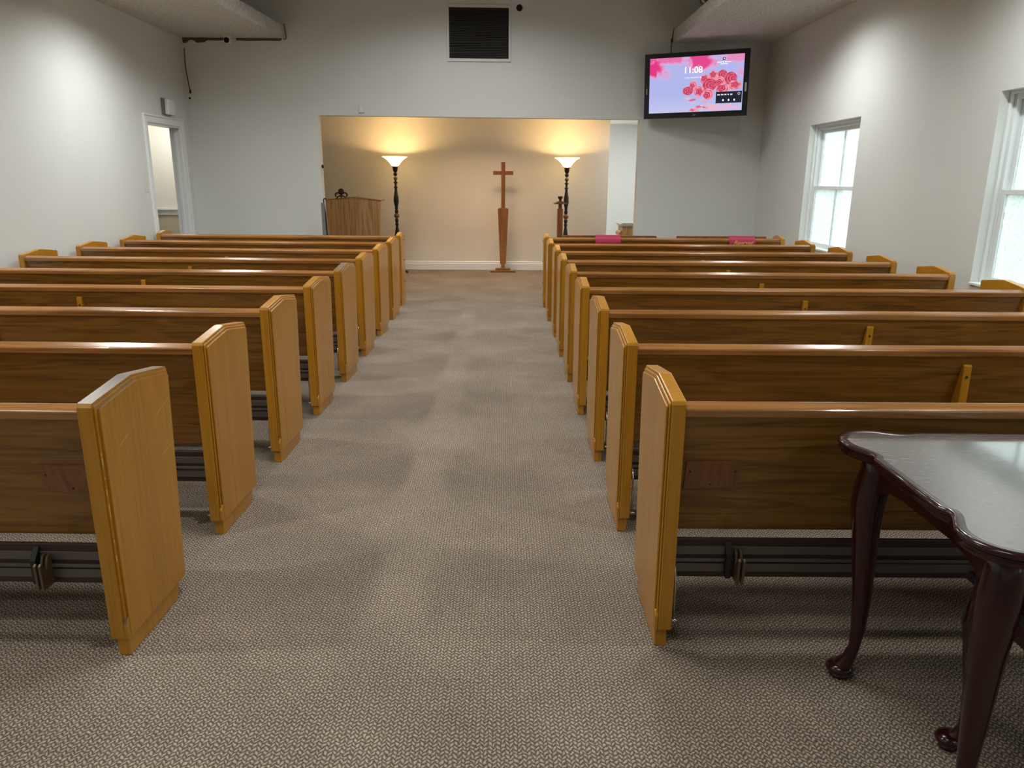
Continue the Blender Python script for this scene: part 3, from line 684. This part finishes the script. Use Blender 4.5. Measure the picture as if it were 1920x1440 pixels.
# television
tvR = Vector((3.340-2.008, 10.873-11.376, 3.341-3.320)).normalized(); tvU0 = Vector((2.008-2.041, 11.376-11.427, 3.320-2.464))
tvU = (tvU0 - tvR*tvU0.dot(tvR)).normalized(); tvN = tvR.cross(tvU)   # R x U points towards the room
tv = thing('television', 'black framed television showing pink roses and the time 11:08', 'television')
tv.matrix_world = Matrix(((tvR.x,-tvN.x,tvU.x,2.690),(tvR.y,-tvN.y,tvU.y,11.15),(tvR.z,-tvN.z,tvU.z,2.902),(0,0,0,1)))
TW, TH_ = .7115, .429
sx0, sx1, sz0, sz1 = -.640, .640, -.355, .368
bm = B()
for x0,x1,z0,z1 in ((-TW,sx0,-TH_,TH_),(sx1,TW,-TH_,TH_),(sx0,sx1,-TH_,sz0),(sx0,sx1,sz1,TH_)): box(bm, x0, x1, 0, .035, z0, z1)
obj('bezel', bm, M['black'], tv, .003)
bm = B(); box(bm, -TW+.02, TW-.02, .0352, .085, -TH_+.02, TH_-.02); obj('rear_housing', bm, M['black'], tv, .01)
for x in (-.675, .675):
    bm = B(); box(bm, x-.008-(.004 if x>0 else -.002), x+.008+(.006 if x>0 else -.004), -.004, -.0005, -.115 if x > 0 else -.10, -.0 if x > 0 else -.02); obj('speaker_strip', bm, M['white'], tv, .004)
def screen_mat():
    m = bpy.data.materials.new('rose_wallpaper_screen'); m.use_nodes = True; t = m.node_tree; t.nodes.clear()
    tc = t.nodes.new('ShaderNodeTexCoord'); sp = t.nodes.new('ShaderNodeSeparateXYZ'); t.links.new(tc.outputs['Object'], sp.inputs[0])
    def mth(op, a, b=None):
        n = t.nodes.new('ShaderNodeMath'); n.operation = op
        for i, v in enumerate((a,b)):
            if v is None: continue
            if isinstance(v,(int,float)): n.inputs[i].default_value = v
            else: t.links.new(v, n.inputs[i])
        return n.outputs[0]
    no = t.nodes.new('ShaderNodeTexNoise'); no.inputs['Scale'].default_value = 5.5; no.inputs['Distortion'].default_value = 1.6; no.inputs['Detail'].default_value = 3
    t.links.new(tc.outputs['Object'], no.inputs[0])
    X, Z = sp.outputs[0], sp.outputs[2]
    def blob(cx, cz, rx, rz, amp):
        a = mth('DIVIDE', mth('SUBTRACT', X, cx), rx); b = mth('DIVIDE', mth('SUBTRACT', Z, cz), rz)
        d = mth('SQRT', mth('ADD', mth('MULTIPLY', a, a), mth('MULTIPLY', b, b)))
        d = mth('ADD', d, mth('MULTIPLY', mth('SUBTRACT', no.outputs['Fac'], .5), 1.6))
        n = t.nodes.new('ShaderNodeMapRange'); n.inputs['From Min'].default_value = 1.0; n.inputs['From Max'].default_value = .45
        n.inputs['To Max'].default_value = amp; t.links.new(d, n.inputs['Value']); return n.outputs[0]
    f = blob(-.60,.24,.22,.15,1.0)
    for q in ((.06,.32,.22,.16,.95),(-.35,.34,.30,.08,.75),(.55,.33,.22,.09,.55),(.62,.13,.10,.10,.4),(-.43,.15,.12,.10,.35),(.25,.30,.12,.10,.2)):
        f = mth('MAXIMUM', f, blob(*q))
    rp = t.nodes.new('ShaderNodeValToRGB'); e = rp.color_ramp.elements
    e[0].position = 0; e[0].color = (.50,.53,.93,1); e[1].position = 1; e[1].color = (.85,.05,.26,1)
    for p, c in ((.3,(.72,.48,.80,1)),(.6,(.90,.28,.56,1))): q = e.new(p); q.color = c
    t.links.new(f, rp.inputs[0])
    # whiter along the left and the bottom
    mx = t.nodes.new('ShaderNodeMix'); mx.data_type = 'RGBA'; mr = t.nodes.new('ShaderNodeMapRange'); mr.inputs['From Min'].default_value = -.1; mr.inputs['From Max'].default_value = -.36; mr.inputs['To Max'].default_value = .30
    t.links.new(Z, mr.inputs['Value']); t.links.new(mr.outputs[0], mx.inputs[0]); t.links.new(rp.outputs[0], mx.inputs[6]); mx.inputs[7].default_value = (.85,.85,1,1)
    em = t.nodes.new('ShaderNodeEmission'); em.inputs[1].default_value = .56; t.links.new(mx.outputs[2], em.inputs[0])
    o = t.nodes.new('ShaderNodeOutputMaterial'); t.links.new(em.outputs[0], o.inputs[0]); return m
bm = B(); box(bm, sx0+.0005, sx1-.0005, .004, .03, sz0+.0005, sz1-.0005); scr = obj('screen', bm, screen_mat(), tv)
pinks = [emis('rose_dark', (.52,.035,.10), .6), emis('rose_mid', (.78,.14,.24), .6), emis('rose_light', (.93,.36,.44), .6), emis('petal_pale', (.88,.50,.66), .6)]
def disc(bm, cx, cz, rx, rz, y, mi, a=0, n=22, w_=0):
    vs = [bm.verts.new((cx+(rx*(1+w_*math.sin(5*t_+a)))*math.cos(t_+a), y, cz+(rz*(1+w_*math.sin(5*t_+a)))*math.sin(t_+a))) for t_ in [2*PI*k/n for k in range(n)]]
    bm.faces.new(vs).material_index = mi
roses = [(-.10,-.075,.065,.05),(-.03,.0,.05,.045),(.05,-.085,.065,.062),(.13,.06,.06,.06),(.24,.11,.055,.055),(.36,.12,.055,.05),(.19,-.01,.085,.075),(.32,.02,.07,.065),(.47,.06,.075,.075),(.18,-.13,.065,.065),(.37,-.07,.08,.06),(.53,-.03,.08,.055)]
bm = B(); y = .0036
order = sorted(roses, key=lambda q: -q[1])
for i, (cx, cz, rx, rz) in enumerate(order):
    tiers = ((1.0,2),(.86,1),(.76,2),(.62,0),(.52,1),(.38,0),(.24,1),(.12,0)) if i % 3 else ((1.0,1),(.88,0),(.76,1),(.60,0),(.46,1),(.3,0),(.15,1))
    for k, (s_, mi) in enumerate(tiers):
        disc(bm, cx+.006*k*math.cos(i*2), cz+.004*k*math.sin(i), rx*s_*1.15, rz*s_*1.15, y, mi, i+k*.7, w_=.06); y -= .00001
obj('rose_picture', bm, pinks, scr)
bm = B(); rnd = random.Random(8)
for k in range(46):
    cx = rnd.uniform(-.12,.58); cz = rnd.uniform(-.34,-.17 if cx < .2 else -.27); r = rnd.uniform(.012,.035)
    disc(bm, cx, cz, r*1.5, r*.55, .00365-.00001*k, rnd.choice((2,3,3,1)) if cx < .16 else 3, rnd.uniform(0,3), 10, .2)
obj('petal_picture', bm, pinks, scr)
em_dark = emis('notice_dark', (.012,.013,.022), 1); em_white = emis('screen_white', (1,1,1), .75)
bm = B(); box(bm, .285, .632, .0024, .0028, -.255, -.105); obj('notice_panel', bm, em_dark, scr)
bm = B()
x = .305
for wd in (.036,.034,.030,.022,.026):
    for k in range(int(wd/.008)): box(bm, x+k*.009, x+k*.009+.007, .0020, .0023, -.152, -.140 if k % 2 else -.136)
    x += wd+.013
for k, cx in enumerate((.385,.46,.535)): box(bm, cx-.010, cx+.010, .0020, .0023, -.228, -.213); disc(bm, cx, -.213, .009, .009, .00205, 0)
tube(bm, [(.592+.014*math.cos(a), .0022, -.138+.014*math.sin(a)) for a in [2*PI*k/16 for k in range(17)]], .002, 6)
obj('notice_marks', bm, em_white, scr)
def txt(body, size, x, z, par, m, ax='CENTER', off=0):
    cu = bpy.data.curves.new('screen_text', 'FONT'); cu.body = body; cu.size = size; cu.extrude = .0001; cu.align_x = ax; cu.offset = off
    o = bpy.data.objects.new('screen_text', cu); C.objects.link(o); cu.materials.append(m); o = meshed(o); o.parent = par; o.location = (x, .002, z); o.rotation_euler = (PI/2,0,0)
txt('11:08', .118, -.04, .155, scr, em_white, off=.0015); txt('Friday, September 26', .026, -.035, .088, scr, em_white)
bm = B()
for r_, z in ((.095,.270),(.05,.245)):
    n = int(r_*2/.009)
    for k in range(n): box(bm, .375-r_+k*.009, .375-r_+k*.009+.0065, .0020, .0023, z, z+(.008 if k % 3 else .011))
obj('caption_marks', bm, em_white, scr)
bm = B(); prism(bm, [(.352,.298),(.385,.298),(.392,.305),(.392,.335),(.362,.335),(.352,.325)], 1, .0020, .0023); obj('corner_icon', bm, emis('icon_dark', (.05,.03,.06), 1), scr)
bm = B(); disc(bm, .375, .318, .009, .006, .0018, 0); obj('corner_icon_dot', bm, em_white, scr)
# maker's mark on the lower bezel
bm = B()
for x0, x1, z0, z1 in ((-.018,-.013,-.405,-.382),(-.008,-.004,-.405,-.392),(-.013,-.004,-.395,-.391),(.003,.007,-.410,-.386),(.007,.014,-.390,-.386),(.007,.014,-.399,-.395),(.014,.018,-.399,-.386)): box(bm, x0, x1, -.0012, -.0002, z0, z1)
obj('maker_mark', bm, mat('silver_print', (.5,.5,.5), .4), tv)
bm = B(); box(bm, -.10, .10, .0852, .10, -.12, .12); obj('mount_plate', bm, M['matblack'], tv)
bm = B(); tube(bm, [(0,.10,0),(.10,.22,0),(.05,.33,0)], .022, 10); obj('mount_arm', bm, M['matblack'], tv)
# boxed wall pilaster behind the television
bm = B(); x0, x1 = 2.03, 3.83
v = [bm.verts.new((x, YF(x)+dy, z)) for dy in (-.012, 0) for x, z in ((2.10,2.33),(3.70,2.33),(3.80,3.42),(2.44,3.42))]
bm.free()
# cables, camera, small marks
bm = B(); tube(bm, [(2.432,YF(2.43)-.012,3.70),(2.424,YF(2.42)-.012,3.62),(2.410,YF(2.42)-.012,3.50),(2.408,YF(2.42)-.012,3.42),(2.412,YF(2.41)-.012,3.20)], .006, 8)
ico(bm, (2.409,YF(2.41)-.014,3.535), .016, (.8,.8,2)); tag(obj('cable', bm, M['black']), 'thin black cable dropping from the right ledge behind the television', 'cable')
bm = B(); tube(bm, [(-4.462,YF(-4.46)-.008,3.36),(-4.470,YF(-4.46)-.010,3.2),(-4.466,YF(-4.46)-.010,3.05),(-4.445,YF(-4.46)-.010,2.86),(-4.438,YF(-4.46)-.010,2.80)], .006, 8)
ico(bm, (-4.436,YF(-4.45)-.012,2.79), .014, (1,1,2.2)); tag(obj('cable', bm, M['iron']), 'thin loose cable hanging in the front left corner', 'cable')
bm = B(); lathe(bm, [(.016,0),(.016,.004)], seg=12)
for v in bm.verts: x,y,z = v.co; v.co = (x, -z, y)
tag(obj('wall_hole', bm, M['hole'], loc=(-4.455, YF(-4.45), 2.70)), 'small black hole in the wall below the hanging cable', 'hole')
t = thing('security_camera', 'white security camera with a black lens under the left ledge', 'camera', (-3.80, 11.30, SOF))
bm = B(); lathe(bm, [(.055,-.022),(.06,-.012),(.06,0)]); obj('mount', bm, M['white'], t)
bm = B(); lathe(bm, [(.040,-.05),(.048,-.035),(.050,.03),(.046,.045)], seg=24)
for v in bm.verts: x,y,z = v.co; v.co = (x, z-.01, y-.062)
obj('housing', bm, M['white'], t)
bm = B(); lathe(bm, [(.036,-.056),(.036,-.0505)], seg=24)
for v in bm.verts: x,y,z = v.co; v.co = (x, z-.0105, y-.062)
obj('lens', bm, M['hole'], t)
# left wall: alarm box above the doorway, light switch beside it
t = thing('alarm_box', 'white plastic alarm box with a dark side, on the left wall above the doorway', 'alarm box', (XL, 10.72, 2.52))
bm = B(); box(bm, 0, .03, -.125, .125, -.105, .105); obj('backplate', bm, M['greyp'], t, .006)
bm = B(); prism(bm, [(-.10,-.10),(-.085,.10),(.06,.10),(.10,.08),(.12,-.02),(.10,-.10)], 0, .0302, .085); obj('cover', bm, M['white'], t, .012, seg=3)
t = thing('light_switch', 'ivory light switch on the left wall beside the doorway', 'switch', (XL, 9.90, 1.49))
bm = B(); box(bm, 0, .007, -.038, .038, -.062, .062); obj('plate', bm, M['offw'], t, .002)
bm = B(); box(bm, .0071, .013, -.012, .012, -.025, .025); obj('rocker', bm, M['offw'], t, .002)
# black stage gear lying on top of the soffits
zt = SOF+.17
t = thing('black_speaker', 'black loudspeaker lying on top of the left ceiling ledge', 'loudspeaker', (-3.42, 10.0, zt))
bm = B(); box(bm, -.20, .17, -.5, .34, .012, .42); obj('cabinet', bm, M['black'], t, .05, seg=4)
bm = B(); box(bm, -.16, -.12, -.45, .3, 0, .0125); box(bm, .08, .12, -.45, .3, 0, .0125); obj('foot', bm, M['matblack'], t)
t = thing('stage_lamp', 'black stage lamp with a silver collar on top of the right ceiling ledge', 'stage lamp', (2.66, 10.35, zt))
bm = B(); lathe(bm, [(.10,0),(.105,.02),(.10,.05),(.03,.06)]); obj('base', bm, M['black'], t)
bm = B()
lathe(bm, [(.13,-.20),(.15,-.18),(.15,.10),(.11,.20)], seg=24)
for v in bm.verts: x,y,z = v.co; v.co = (x-.02, z, y+.21)
obj('barrel', bm, M['black'], t)
bm = B(); lathe(bm, [(.154,-.05),(.162,-.04),(.162,.03),(.154,.04)], seg=24)
for v in bm.verts: x,y,z = v.co; v.co = (x-.02, z-.02, y+.21)
obj('collar', bm, M['chrome'], t)
# downlight fixtures in the soffits
proto = None
for sx, x in (('left',-3.38),('right',2.90)):
    for i, y in enumerate(DL_Y[:1]):
        if proto is None:
            proto = thing('recessed_downlight', '', 'ceiling light', group='round downlights in the ceiling ledges')
            bm = B(); lathe(bm, [(.075,-.001),(.095,-.008),(.10,0)], seg=28, cap=False); obj('trim_ring', bm, M['white'], proto)
            bm = B(); lathe(bm, [(.074,-.004),(.074,-.0005)], seg=28); obj('lens', bm, emis('lit_lens', (1,.96,.9), 6), proto); t = proto
        else: t = dup(proto)
        t.location = (x, y, SOF); t['label'] = 'round white downlight in the %s ceiling ledge' % sx
# small object at the skirting: a plug-in lamp foot switch by the cross is part of the lamp cable
bm = B(); tube(bm, [(-1.70,13.50,.012),(-1.4,13.75,.010),(-.9,13.88,.010),(-.5,13.90,.010)], .005, 6); bm.free()
